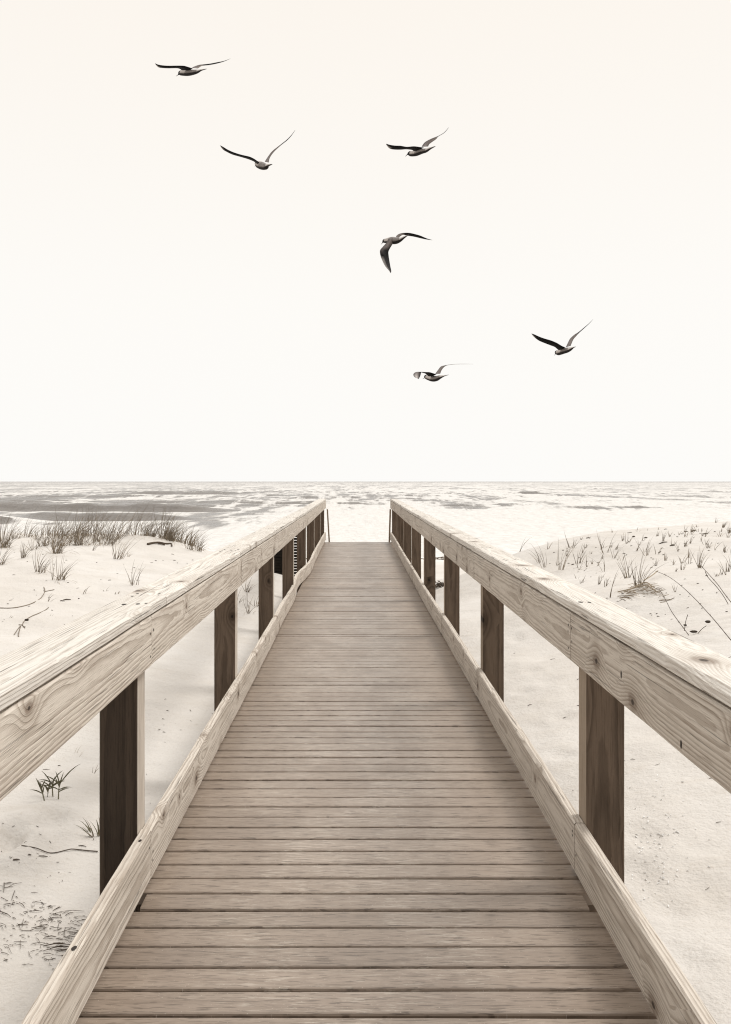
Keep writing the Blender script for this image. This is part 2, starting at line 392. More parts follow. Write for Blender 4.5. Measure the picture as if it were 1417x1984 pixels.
def hit(px, py, crest=True):
    """where the line of sight through a photo pixel meets the sand"""
    a = (px - CX) / F; b = (py - HY) / F
    ys = np.arange(2.5, 60, .08); g = CH - b * ys - ground(a * ys, ys, False)
    hits = np.flatnonzero(g <= 0); y = 60.0
    if len(hits):
        i = hits[0]; y = ys[i] if i == 0 else ys[i - 1] + .08 * g[i - 1] / (g[i - 1] - g[i])
    if crest and y > 26:             # just over the brow of a dune: stand it on the brow
        m = (ys > 12) & (ys < 24); y = ys[m][np.argmin(g[m])]
    return float(a * y), float(y), float(ground(a * y, y)[0])
def at(px, py, d): return Vector(((px - CX) / F * d, d, CH - (py - HY) / F * d))
FEETW = [hit(*p)[:2] for p in FEET]

def sheet(name, xs, ys, zfun, mat):
    X, Y = np.meshgrid(xs, ys); Z = zfun(X.ravel(), Y.ravel())
    return grid(name, X, Y, Z.reshape(X.shape), mat)
def grid(name, X, Y, Z, mat, attr=None):
    r, c = X.shape; co = np.stack([X, Y, Z], 2).reshape(-1, 3).astype('f')
    idx = np.arange(r * c).reshape(r, c)
    q = np.stack([idx[:-1, :-1], idx[:-1, 1:], idx[1:, 1:], idx[1:, :-1]], 2).reshape(-1, 4)
    me = bpy.data.meshes.new(name); me.vertices.add(r * c); me.vertices.foreach_set('co', co.ravel())
    me.loops.add(q.size); me.loops.foreach_set('vertex_index', q.ravel().astype('i'))
    me.polygons.add(len(q)); me.polygons.foreach_set('loop_start', np.arange(0, q.size, 4, dtype='i'))
    me.polygons.foreach_set('use_smooth', np.ones(len(q), bool))
    me.update(calc_edges=True); me.validate(); me.materials.append(mat)
    if attr is not None:
        a = me.attributes.new('foam', 'FLOAT', 'POINT'); a.data.foreach_set('value', attr.ravel().astype('f'))
    o = bpy.data.objects.new(name, me); COL.objects.link(o); return o
def steps(*segs):
    out = [segs[0][0]]
    for a, b, d in segs:
        k = max(1, int(round((b - a) / d))); out += list(np.linspace(a, b, k + 1)[1:])
    return np.array(out)
xs = steps((-90, -12, 1.2), (-12, -6, .1), (-6, 6, .045), (6, 12, .1), (12, 90, 1.2))
ys = steps((-25, 2, .8), (2, 11, .045), (11, 24, .075), (24, 32, .25), (32, 92, 1.0))
o = sheet('sand', xs, ys, ground, M_sand)
tag(o, 'pale rippled dune and beach sand either side of the boardwalk', 'sand', kind='structure')

# ------------------------------------------------------------------ sea
SEA = -2.5
ys = [46.0]
while ys[-1] < 9000: ys.append(ys[-1] * (1.0028 if ys[-1] < 420 else 1.012))
ys = np.array(ys); ss = np.linspace(-.62, .62, 440)
Y, Sg = np.meshgrid(ys, ss, indexing='ij'); X = Sg * Y
amp = .20 * sstep(60, 160, Y)
wx = X + 3 * fnoise(X / 30, Y / 30, 5, 2)
rdg = 1 - 2.2 * np.abs(fnoise(wx / 11, Y / 4.2, 3, 3))
rdg2 = 1 - 2.2 * np.abs(fnoise(wx / 4.0, Y / 1.7, 13, 2))
fade = np.clip(1 - Y / 1500, 0, 1)
Z = SEA + amp * fade * (rdg * .8 + rdg2 * .35 - .5) + .30 * sstep(90, 260, Y) * fade * fnoise(wx / 45, Y / 16, 23, 2)
foam = np.zeros_like(Z)
def breaker(yc, x0, x1, h, near=2.2, far=8.0, crest=0.0, bend=1.5, seed=1):
    global Z, foam
    m = np.abs(Y - yc) < 30
    yl = yc + bend * 2 * vnoise(X / 9, X * 0, 200 + seed)
    e = sstep(x0 - 1, x0 + (x1 - x0) * .25, X) * sstep(x1 + 1, x1 - (x1 - x0) * .35, X)
    e = e * np.clip(1 + .7 * fnoise(X / 7.0, Y / 30, 300 + seed, 3), .3, 1.5)
    t = Y - yl
    prof = np.where(t < 0, np.exp(-(t / near) ** 2), np.exp(-(t / far) ** 2))
    Z = Z + np.where(m, h * e * prof, 0)
    face = np.where(m, e * np.exp(-((t + near * .8) / (near * 1.0)) ** 2), 0)
    foam = foam - (2.6 if seed in (1, 2) else .6) * face * min(1, h * 1.3) * (1 + (.5 if seed in (1, 2) else 1.5) * fnoise(X / 2.5, Y / 1.5, 400 + seed, 2))
    if seed in (1, 2): foam = foam + 1.1 * np.where(m, e * np.exp(-((t + near * 2.9) / 1.6) ** 2), 0)
    if crest: foam = foam + 1.6 * crest * np.where(m, e * np.exp(-((t - .5) / .55) ** 2), 0)
# surf: white water close in, reaching farther out on the right
edge = 98 + 40 * sstep(-22, 5, X * 140 / Y) + 18 * fnoise(X / 25, Y / 40, 31, 3)
foam = foam + .55 * (1 - sstep(-14, 24, Y - edge))
foam = foam + .40 + .15 * sstep(-45, 20, X * 150 / Y) - .12 * sstep(900, 3500, Y)
foam = foam * (1 - sstep(1500, 5000, Y)) + .30 * sstep(1500, 5000, Y)
foam = foam + .28 * np.clip(rdg - .55, 0, 1) * (Y < 700)
breaker(140, -58, -12, .95, 2.4, 7, .55, 1.2, 1)
breaker(110, -38, -16, .72, 2.2, 6, .8, 1.0, 2)
breaker(103, -42, -31, .6, 1.6, 5, 1.4, 1.0, 3)
breaker(209, -84, -52, .6, 3, 9, .2, 2, 4)
breaker(178, -72, -40, .5, 3, 8, .2, 2, 5)
breaker(310, -70, -28, .6, 4, 10, 0, 2, 6)
breaker(242, -16, 4, .45, 3, 8, 0, 1.5, 7)
breaker(147, 26, 37, .5, 2.2, 6, .3, 1.2, 8)
breaker(156, 49, 56, .4, 2, 6, .3, 1.2, 9)
breaker(152, 35, 46, .4, 2, 6, .3, 1.2, 10)
breaker(330, 48, 62, .6, 3, 9, 0, 2, 11)
for i in range(46):
    yc = 160 * (4.2 ** random.random()); xx = random.uniform(-.42, .40) * yc
    ln = random.uniform(10, 30) * (yc / 200) ** .5
    if xx > 0: ln *= .45
    breaker(yc, xx - ln, xx + ln, random.uniform(.18, .42), 2.6, 7, 0, 1.5, 20 + i)
o = grid('sea', X, Y, Z, M_sea, foam)
tag(o, 'pale choppy sea with breakers and white surf under the horizon', 'sea', kind='structure')

# ------------------------------------------------------------------ boardwalk
XL, XR = -.765, .820
Y0, Y1 = -2.2, 25.85
rise = lambda y: .022 * float(sstep(15, 26, y))
def deck_dz(y): return -.02 * math.exp(-((y - 13.2) / 3.2) ** 2) + .004 * n1(y * .6, 3)
walk = empty('boardwalk', (0, 3, -.6))
tag(walk, 'weathered wooden boardwalk with plank deck and pale side railings leading to the sea', 'boardwalk')
dk = MB(); pitch = 3045.0 / F * 0 + .14235
BP = .1424 * (1.5 / 1.5)
# planks: pitch measured from the photo (4.745e-5 * F*CH metres)
BP = 4.745e-5 * 3045.0
ystart = 3045.0 / (1963.5 - HY) - BP * 36
i = 0
while True:
    ya = ystart + BP * i; yb = ya + BP - .0135 + random.uniform(-.0018, .0018); i += 1
    if ya > Y1 - .1: break
    nx = 14; xl, xr = XL - .045, XR + .045
    if abs((ya + yb) / 2 - 3.79) < BP / 2: xl, xr = XL + .003, XR - .005
    tilt = random.uniform(-.0012, .0012); hz = random.uniform(-.0018, .0018); sk = random.uniform(-.003, .003)
    z = deck_dz(ya); r = .008
    vs = []; gc = []; U0 = random.uniform(0, 80); V0 = random.uniform(0, 40)
    prof = [(ya, -.045), (ya, -r), (ya + r * .35, -r * .35), (ya + r, 0), (ya + .05, .0006), (yb - .05, .0006), (yb - r, 0), (yb - r * .35, -r * .35), (yb, -r), (yb, -.045)]
    for k in range(nx + 1):
        x = xl + (xr - xl) * k / nx
        cup = .0012 * n1(x * 2 + i * 3.3, 9)
        for (yy, zz) in prof:
            yw = yy + sk * (x / .8) + .0012 * n1(x * 3 + i, 4)
            vs.append((x, yw, z + zz + hz + cup + tilt * ((yy - ya) / BP - .5) * 2)); gc.append((x + U0, yy - ya + V0, zz))
    P = len(prof); fs = []
    for k in range(nx):
        for j in range(P):
            j2 = (j + 1) % P; fs.append((k * P + j, k * P + j2, (k + 1) * P + j2, (k + 1) * P + j))
    fs.append(tuple(range(P))[::-1]); fs.append(tuple(nx * P + j for j in range(P)))
    dk.add(vs, fs, 0, gc, min(1, max(0, random.gauss(.5, .15))))
dk.build('deck', M_deck, walk, wood=True)
for x in (XL + .02, (XL + XR) / 2, XR - .02):
    board('joist', walk, M_post, Y0, Y1 - .05, x - .02, x + .02, -.24, -.05, 'z', tone=.4, seg=1.0)

LP = [3.83, 6.91, 10.02, 13.22, 16.40, 19.60, 22.90, 25.62]
RP = [3.92, 7.14, 10.22, 13.35, 16.35, 19.25, 22.40, 25.62]
def post(parent, x0, x1, y, ztop, tone, mat, lean=0.0, inner=None):
    mb = MB(); vs = []; gc = []; fs = []; n = 24; z0 = -1.5; d = .139; c = .004
    U0 = random.uniform(0, 50); pv, pw = random.uniform(-.03, .03), random.uniform(-.06, -.10)
    base = [(x0 + c, y), (x1 - c, y), (x1, y + c), (x1, y + d - c), (x1 - c, y + d), (x0 + c, y + d), (x0, y + d - c), (x0, y + c)]
    for i in range(n + 1):
        z = z0 + (ztop - z0) * i / n
        for (x, yy) in base:
            vs.append((x + lean * (z - .5) + .0012 * n1(z * 3, 2), yy, z)); gc.append((z + U0, x - (x0 + x1) / 2 + pv, yy - y - d / 2 + pw))
    for i in range(n):
        for k in range(8):
            k2 = (k + 1) % 8; fs.append((i * 8 + k, i * 8 + k2, (i + 1) * 8 + k2, (i + 1) * 8 + k))
    fs.append(tuple(range(8))[::-1]); fs.append(tuple(n * 8 + k for k in range(8)))
    mb.add(vs, fs, 0, gc, tone)
    if inner:                        # the face towards the walkway takes a lighter pine
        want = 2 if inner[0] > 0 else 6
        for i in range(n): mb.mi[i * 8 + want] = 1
    return mb.build('post', [mat, inner[1]] if inner else mat, parent, wood=True)

def offL(y): return (.003 * n1(y * .5, 31), rise(y) + .007 * n1(y * .55, 32))
def offR(y): return (.003 * n1(y * .5, 41), rise(y) + .005 * n1(y * .45, 42))
def kickL(y):
    b = math.exp(-((y - 14.6) / 1.1) ** 2); c = math.exp(-((y - 11.6) / 1.6) ** 2); e = math.exp(-((y - 17.4) / 1.0) ** 2)
    return (-.055 * b - .02 * c + .02 * e + .004 * n1(y * .8, 33), deck_dz(y) + .03 * float(sstep(17, 26, y)) + .012 * b + .006 * n1(y * .7, 34))
def kickR(y): return (.004 * n1(y * .6, 43), deck_dz(y) + .03 * float(sstep(17, 26, y)) + .005 * n1(y * .6, 44))

for side in (-1, 1):
    rl = empty('railing', ((XL if side < 0 else XR), 3, -.6), walk)
    Pz = LP if side < 0 else RP
    fx = XL if side < 0 else XR
    off, kick = (offL, kickL) if side < 0 else (offR, kickR)
    for j, y in enumerate([Pz[0] - 3.1, Pz[0] - 6.1] + Pz):
        a, b = (fx - .038 - .139, fx - .0385) if side < 0 else (fx + .0385, fx + .038 + .143)
        dark = side < 0 and j == 2
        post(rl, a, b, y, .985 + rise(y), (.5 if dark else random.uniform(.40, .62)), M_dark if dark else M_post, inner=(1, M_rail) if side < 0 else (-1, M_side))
    # side boards under the cap, butted at the posts
    js = [Y0] + [p + (.105 if side > 0 else .07) for p in Pz[:-1] if True] + [Y1]
    if side > 0: js = [Y0, 4.03, 7.33, 10.3, 16.45, 22.5, Y1]
    else: js = [Y0, 3.91, 6.97, 10.2, 13.45, 19.7, Y1]
    for a, b in zip(js[:-1], js[1:]):
        nl = []
        for q in (a + .03, a + .036, a + .028, b - .03, b - .034):
            nl.append((q, random.uniform(.83, .98), 'x+' if side < 0 else 'x-'))
        if side > 0 and a == Y0: nl += [(2.65, .834, 'knot-'), (3.25, .90, 'knot-')]
        x0, x1 = (fx - .038, fx) if side < 0 else (fx, fx + .038)
        board('side_board', rl, M_rail, a + .002, b - .003, x0, x1, .808, .9935, 'z', off, tone=random.uniform(.45, .62) if side < 0 else random.uniform(.34, .48), nails=nl, wear=.004, seg=.1)
    # flat cap boards
    js = [Y0, 4.20, 6.88, 13.2, 19.5, Y1 + .05] if side < 0 else [Y0, 6.08, 10.12, 16.3, 22.4, Y1 + .05]
    for a, b in zip(js[:-1], js[1:]):
        x0, x1 = (-.930, -.7635) if side < 0 else (.8185, .967)
        nl = [(p + random.uniform(.02, .12), random.uniform(x0 + .02, x1 - .02), 'top') for p in Pz if a < p < b - .2 for _ in range(3)]
        nl += [(a + .05, x0 + .04, 'top'), (a + .06, x1 - .04, 'top'), (b - .05, x0 + .04, 'top')]
        board('cap_board', rl, M_cap, a + .002, b - .003, x0, x1, 1.002, 1.041, 'x', off, tone=random.uniform(.50, .66), nails=nl, wear=.016, wear_corner=((2,) if side < 0 else (3,)), chamfer=.003, seg=.06)
    # kick boards along the deck
    js = [Y0, 3.89, 9.1, 12.2, 15.0, 20.5, Y1 - .05] if side < 0 else [Y0, 3.95, 7.2, 10.2, 13.4, 16.25, 20.9, Y1 - .05]
    for k, (a, b) in enumerate(zip(js[:-1], js[1:])):
        x0, x1 = (fx - .038, fx) if side < 0 else (fx, fx + .038)
        nl = [(q, random.uniform(.06, .18), 'x+' if side < 0 else 'x-') for q in (a + .03, a + .034, b - .03)]
        if side < 0 and k == 0: nl += [(2.9, -.782, 'hole'), (3.76, -.780, 'hole')]
        dz = random.uniform(-.006, .006)
        board('kick_board', rl, M_rail, a + .002, b - .003, x0 , x1, .020 + dz, .205 + dz, 'z', kick, tone=random.uniform(.50, .64) if side < 0 else random.uniform(.38, .52), nails=nl, wear=.015, wear_corner=((2,) if side < 0 else (3,)), seg=.06)
    # leaning stair post past the last plank
    if side < 0: post(rl, -.735, -.702, 25.95, .80, .45, M_side, lean=-.06)
    else: post(rl, .800, .838, 25.95, .80, .45, M_side, lean=.03)
# steps down to the beach beyond the last plank
for s in range(5):
    zt = -.19 * (s + 1); ya = Y1 + .12 + .29 * s
    board('stair_tread', walk, M_post, ya, ya + .26, XL - .02, XR + .02, zt - .04, zt, 'x', tone=.5, seg=.1)
for x in (XL, XR):
    mb = MB(); pts = [(x - .02, Y1 + .1, -.25), (x + .02, Y1 + .1, -.25), (x - .02, Y1 + 1.5, -1.2), (x + .02, Y1 + 1.5, -1.2)]
    v = [(p[0], p[1], p[2]) for p in pts] + [(p[0], p[1], p[2] - .22) for p in pts]
    mb.add(v, [(0, 1, 3, 2), (4, 6, 7, 5), (0, 2, 6, 4), (1, 5, 7, 3), (0, 4, 5, 1), (2, 3, 7, 6)], 0, [(p[1], p[2], 0) for p in v], .4)
    mb.build('stringer', M_post, walk, wood=True)

# ------------------------------------------------------------------ beach grass
def blade(mb, base, ang, lean, length, width, droop, seg=5, mi=0, windx=0.0):
    p = Vector(base); d = Vector((math.sin(lean) * math.cos(ang), math.sin(lean) * math.sin(ang), math.cos(lean)))
    side = Vector((-math.sin(ang + .4), math.cos(ang + .4), 0)) * .35 + Vector((random.choice((-1, 1)) * .9, 0, 0)); side.normalize()
    vs = []; st = length / seg
    for i in range(seg + 1):
        t = i / seg; wv = width * (1 - t) ** .7 * .5 + .0004
        vs += [p - side * wv, p + side * wv]
        d = (d + Vector((math.cos(ang) * droop * .5 + windx, math.sin(ang) * droop * .5, -droop * (.3 + t)))).normalized()
        p = p + d * st
    fs = [(2 * i, 2 * i + 1, 2 * i + 3, 2 * i + 2) for i in range(seg)]
    mb.add(vs, fs, mi)
def tuft(px, py, hpx, n, label, group=None, lean=0.0, spread=.5, wide=.08, mats=None, cat='grass tuft', w=None, litter=True):
    x, y, z = hit(px, py); H = hpx * y / F * 1.3
    mb = MB()
    if n <= 4: wide = min(wide, .03)
    for i in range(n):
        r = wide * H * math.sqrt(random.random()); a0 = random.uniform(0, 2 * math.pi)
        bp = (x + r * math.cos(a0), y + r * math.sin(a0), z - .02)
        L = H * random.uniform(.55, 1.12)
        ang = a0 if random.random() < .6 else random.uniform(0, 6.28)
        dead = litter and random.random() < .22
        if dead: blade(mb, bp, ang, random.uniform(.7, 1.25), L * .9, (w or .007) * .8, random.uniform(.25, .5), 6, 1, .04)
        else: blade(mb, bp, ang, abs(random.gauss(0, spread * .55)) + .04, L, (w or .0085) * random.uniform(.7, 1.3), random.uniform(.03, .16), 5, 0 if random.random() < .85 else 1, .05 + lean)
    o = mb.build('grass_tuft', mats or [M_grass, M_straw], None, (x, y, z))
    return tag(o, label, cat, group, 'thing')

LG = 'beach grass along the left dune crest'
CL = 'bushy dark beach grass tuft massed along the left dune crest'
for (px, py, h, n) in [(54, 1040, 34, 26), (96, 1033, 48, 34), (112, 1040, 42, 30), (130, 1042, 52, 34), (145, 1036, 44, 30), (161, 1040, 50, 36), (180, 1038, 46, 34),
        (196, 1052, 58, 34), (209, 1044, 58, 44), (222, 1038, 50, 30), (100, 1056, 44, 26), (118, 1060, 40, 22), (160, 1056, 40, 22), (205, 1057, 36, 24), (215, 1052, 44, 24), (378, 1058, 34, 14), (392, 1066, 22, 9), (271, 1036, 56, 46), (281, 1037, 46, 36), (290, 1038, 34, 34), (301, 1038, 34, 28),
        (338, 1046, 48, 44), (350, 1050, 44, 34), (360, 1053, 36, 18), (30, 1044, 30, 20), (75, 1045, 30, 18), (120, 1052, 36, 22), (150, 1050, 30, 18), (185, 1050, 30, 18), (140, 1058, 24, 10), (172, 1058, 22, 8)]:
    tuft(px, py, h * random.uniform(.6, 1.35), int(n * 1.2), CL, LG, lean=random.uniform(.04, .22), spread=random.uniform(.7, 1.15), wide=random.uniform(.2, .45), w=.0072, litter=True)
for (px, py, h, n, lab) in [
    (9, 1062, 58, 46, 'tall bushy beach grass at the far left end of the dune crest'),
    (2, 1095, 38, 18, 'sprawling beach grass cut by the left picture edge below the crest'),
    (47, 1079, 27, 16, 'small leaning grass tuft second from the left edge below the crest'),
    (65, 1065, 32, 12, 'thin upright grass tuft in front of the left crest clumps'),
    (81, 1058, 46, 14, 'tall narrow grass tuft with white surf behind it on left dune'),
    (109, 1072, 58, 40, 'large spreading beach grass standing forward of the left crest row'),
    (75, 1108, 40, 11, 'thick stubby dark grass stalks left of the two-stemmed tuft'),
    (82, 1110, 30, 9, 'short fanned grass touching the stubby dark stalks on left dune'),
    (109, 1125, 48, 9, 'bent grass stalk with broken blade in middle of left dune slope'),
    (120, 1124, 42, 13, 'fanned grass tuft leaning right beside the bent broken stalk'),
    (161, 1151, 24, 4, 'lone tiny grass sprig low on the bare left slope'),
    (152, 1057, 52, 24, 'upright grass clump with bare foot in left crest row'),
    (178, 1066, 26, 4, 'single thin grass stalk below the middle of left crest row'),
    (320, 1043, 58, 50, 'densest darkest grass clump near right end of left dune crest'),
    (330, 1048, 48, 44, 'dense low grass clump above the driftwood stick'),
    (369, 1065, 42, 18, 'loose grass spilling down the right shoulder of left dune'),
    (386, 1068, 30, 14, 'rightmost small grass tuft on left dune shoulder by the rail cap'),
    (371, 1051, 38, 20, 'arching grass at the right end of left dune crest'),
    (225, 1083, 24, 6, 'thin grass leaning left beside the tall tuft below driftwood'),
    (231, 1083, 48, 14, 'tall tuft of grass standing alone left of the driftwood stick'),
    (247, 1079, 12, 6, 'tiny curled grass sprig right of the tall lone tuft'),
    (262, 1135, 46, 8, 'sparse thin grass beside the left handrail cap with drooping blades'),
    (484, 1188, 40, 8, 'dark arching grass seen between the second and third left posts'),
    (478, 1147, 26, 10, 'grass just under the left side board between second and third posts'),
    (497, 1175, 26, 7, 'small grass touching the third left post'),
    (461, 1168, 24, 6, 'grass blades right beside the second left post')]:
    tuft(px, py, h, int(n * 1.35), lab, 'scattered grass on the left dune', lean=.07, spread=.75, wide=.14, w=.0078)
RG = 'small grass sprigs scattered over the right dune'
RL = 'tiny grass sprig among dark specks high on the right dune'
for (px, py, h, n) in [(1108, 1060, 22, 6), (1100, 1070, 13, 6), (1138, 1098, 18, 3), (1168, 1062, 18, 5), (1216, 1052, 18, 4), (1284, 1048, 16, 5), (1298, 1040, 12, 3),
        (1326, 1033, 14, 4), (1329, 1041, 11, 6), (1317, 1069, 18, 4), (1304, 1058, 13, 6), (1291, 1086, 15, 4), (1309, 1109, 10, 4), (1358, 1049, 10, 3), (1367, 1055, 15, 4), (1387, 1013, 9, 4),
        (1187, 1032, 8, 5), (1235, 1031, 7, 4), (1309, 1148, 14, 3), (1126, 1045, 8, 6), (1140, 1043, 7, 5), (1119, 1120, 9, 5), (1275, 1027, 6, 5), (1255, 1029, 6, 4), (1350, 1022, 8, 5), (1395, 1040, 12, 5), (1410, 1034, 12, 4)] + [(random.uniform(1080, 1415), None, random.uniform(7, 17), random.choice((3, 4, 5))) for _ in range(58)]:
    if py is None: py = 1066 - (px - 1000) * .13 + 8 + random.random() ** 1.5 * 95
    tuft(px, py, h * 1.1, n + 1, RL, RG, lean=.0, spread=.5, wide=.16, w=.0085)
for (px, py, h, n, ln, lab) in [
    (1005, 1068, 34, 5, -.02, 'thin grass against white surf at the left foot of right dune'),
    (1045, 1089, 34, 6, -.22, 'grass bent left behind the right cap, first of two leaning stalks'),
    (1054, 1100, 46, 5, -.20, 'long leaning grass stalk beside right cap, taller of two'),
    (1062, 1064, 18, 6, .05, 'short grass sprig on left rim of the right dune'),
    (1086, 1105, 56, 11, .02, 'tall thin fan of grass close behind the right cap'),
    (1119, 1091, 30, 10, .0, 'upright pale grass clump in the middle left of right dune'),
    (1170, 1108, 38, 4, -.22, 'single long blade leaning left on right dune'),
    (1173, 1071, 42, 8, .0, 'tall dark upright stalk near the top of right dune'),
    (1190, 1081, 26, 5, .03, 'short stalk with dark foot right of the tall dark stalk'),
    (1182, 1157, 48, 3, .0, 'hair-thin grass stalk standing by the right cap edge'),
    (1233, 1067, 15, 6, .0, 'short stubby stalk pair between tall tufts on right dune'),
    (1254, 1078, 34, 8, .04, 'slender grass leaning right in middle of right dune'),
    (1216, 1120, 46, 13, .0, 'open forked grass tuft left of the biggest right dune tuft'),
    (1237, 1138, 62, 16, .02, 'biggest wide fanned grass tuft on the right dune'),
    (1342, 1030, 13, 16, .1, 'brown drooping grass heap near the right dune top'),
    (1337, 1093, 26, 6, .0, 'thin stalk with seed heads left of pale tuft on right dune'),
    (1356, 1100, 36, 14, .0, 'pale spiky grass tuft below the right dune top near right edge'),
    (1382, 1066, 22, 7, .05, 'small forked sprig by the right picture edge'),
    (1401, 1022, 14, 18, .08, 'brown matted grass at the top right of the dune crest'),
    (1407, 1115, 27, 3, .0, 'straight thin stalk nearest the right picture edge'),
    (1414, 1099, 32, 6, -.15, 'dark leaning stalks cut by the right picture edge')]:
    tuft(px, py, h, n, lab, 'scattered grass on the right dune', lean=ln, spread=.45, wide=.10, w=.0075)

# leafy shoots near the walkway
def shoot(mb, p, H, lean, leaves):
    p = Vector(p); top = p + Vector((lean * H, 0, H * .62))
    mb.tube([p - Vector((0, 0, .02)), (p + top) / 2 + Vector((0, 0, .005)), top], [.0042, .0036, .002], 6)
    for (t, ang, L, up) in leaves:
        b = p.lerp(top, t); vs = []; seg = 6; d = Vector((math.cos(ang) * (1 - up), math.sin(ang) * .4, up)).normalized(); q = b.copy()
        side = Vector((-d.z, 0, d.x)); side.normalize()
        for i in range(seg + 1):
            s = i / seg; wv = .0034 * math.sin(math.pi * min(1, s * .85 + .15)) + .0005
            vs += [q - side * wv, q + Vector((0, .003, 0)), q + side * wv]
            d = (d + Vector((0, 0, -.13 * (.4 + s)))).normalized(); q = q + d * (L / seg)
        mb.add(vs, [(3 * i + k, 3 * i + k + 1, 3 * i + k + 4, 3 * i + k + 3) for i in range(seg) for k in (0, 1)])
for (px, py, H, ln, lab) in [(88, 1556, .19, -.25, 'leafy green shoot at left of the trio under the left rail'), (103, 1545, .20, -.05, 'leafy green shoot in the middle of the trio under the left rail'), (113, 1551, .22, .05, 'leafy green shoot at right of the trio with one long arching blade'), (92, 1546, .13, .1, 'short green shoot tucked behind the leafy trio')]:
    x, y, z = hit(px, py); mb = MB()
    lv = []
    for q in range(7):
        lv.append((random.uniform(.45, 1.0), random.choice((0, math.pi)) + random.uniform(-.5, .5), H * random.uniform(.3, .55), random.uniform(.35, .9)))
    if 'right of the trio' in lab: lv.append((.95, .1, H * .8, .6))
    shoot(mb, (x, y, z), H * .68, ln, lv)
    tag(mb.build('grass_shoot', M_green, None, (x, y, z)), lab, 'grass shoot', 'leafy shoots under the left rail', 'thing')
tuft(185, 1618, 36, 26, 'green spiky grass tuft leaning left beside the nearest left post', 'leafy shoots under the left rail', lean=-.16, spread=.9, wide=.2, mats=[M_green, M_straw], w=.008)
tuft(183, 1497, 22, 5, 'faint thin sprig on sand just left of the nearest left post', 'leafy shoots under the left rail', lean=.0, spread=.5, wide=.2, w=.004)
tuft(148, 1462, 16, 7, 'faint low tangle of blades under the left side board', 'leafy shoots under the left rail', lean=.1, spread=1.2, wide=.6, mats=[M_straw, M_straw], w=.003)
tuft(20, 1197, 10, 6, 'tiny folded grass sprig near left edge above the handrail', 'scattered grass on the left dune', lean=.2, spread=.9, wide=.1, w=.006)
tuft(98, 1194, 7, 5, 'faint dry wisp in bare sand above the left handrail', 'scattered grass on the left dune', lean=.1, spread=1.0, wide=.2, mats=[M_straw, M_straw], w=.005)
tuft(95, 1165, 20, 5, 'hooked dry stalk beside the long curved runner', 'scattered grass on the left dune', lean=.25, spread=.6, wide=.05, w=.007)
tuft(205, 1146, 12, 6, 'small curled dry blade loop above the left handrail', 'scattered grass on the left dune', lean=.1, spread=1.2, wide=.2, w=.006)
tuft(226, 1152, 8, 16, 'low dark dry plant crumbs lying by the left handrail edge', 'scattered grass on the left dune', lean=.2, spread=1.4, wide=1.2, w=.012)

# ------------------------------------------------------------------ sticks, runners, stems, leaves
def onsand(pts, lift=.008):
    r = []
    for (a, b) in pts:
        x, y, z = hit(a, b); r.append((x, y, z + lift))
    return r
def curve(pts, k=5):
    P = [Vector(p) for p in pts]; o = []
    for i in range(len(P) - 1):
        p0, p1, p2, p3 = P[max(i - 1, 0)], P[i], P[i + 1], P[min(i + 2, len(P) - 1)]
        for j in range(k):
            t = j / k
            o.append(.5 * ((2 * p1) + (p2 - p0) * t + (2 * p0 - 5 * p1 + 4 * p2 - p3) * t * t + (3 * p1 - p0 - 3 * p2 + p3) * t ** 3))
    o.append(P[-1]); return o
def lies(name, pts, r0, r1, mat, label, cat, group=None, extra=(), lift=.006):
    mb = MB(); c = curve(onsand(pts, lift)); n = len(c)
    mb.tube(c, [r0 + (r1 - r0) * i / (n - 1) * (1 + .3 * n1(i * .7, 3)) for i in range(n)], 6)
    for e in extra:
        c2 = curve(onsand(e, lift)); mb.tube(c2, [r1 + (r0 - r1) * .3] * len(c2), 5)
    return tag(mb.build(name, mat, None, c[0]), label, cat, group)
sc = lambda ox, oy, s, L: [(ox + a * s, oy + b * s) for a, b in L]
lies('driftwood_stick', sc(200, 970, .15526, [(555, 557), (620, 548), (700, 540), (780, 545), (848, 548), (860, 582)]), .022, .012, M_stick, 'dark driftwood stick lying on the left dune below the grass', 'stick', extra=[sc(200, 970, .15526, [(690, 545), (740, 562), (772, 568)])], lift=.02)
lies('twig', sc(0, 1480, .14114, [(295, 1222), (500, 1220), (700, 1222), (930, 1226), (1000, 1218), (1180, 1207), (1345, 1212)]), .0025, .0032, M_twig, 'long thin straight twig on the sand beside the nearest left post', 'twig')
lies('dune_runner', sc(0, 1130, .18348, [(-20, 272), (100, 268), (200, 260), (330, 225), (430, 160), (475, 100), (465, 45)]), .0055, .004, M_run, 'long curved dry runner lying on sand at the left edge', 'runner', extra=[sc(0, 1130, .18348, [(475, 100), (520, 88), (575, 78)])])
lies('dune_runner', sc(0, 1130, .18348, [(515, 258), (480, 290), (410, 325), (330, 360), (260, 400), (235, 440), (200, 442)]), .004, .0045, M_run, 'short forked runner with a single leaf at the left edge of sand', 'runner', extra=[sc(0, 1130, .18348, [(215, 460), (190, 500), (150, 545)]), sc(0, 1130, .18348, [(222, 460), (205, 520), (198, 570)]), sc(0, 1130, .18348, [(235, 440), (265, 480)])])
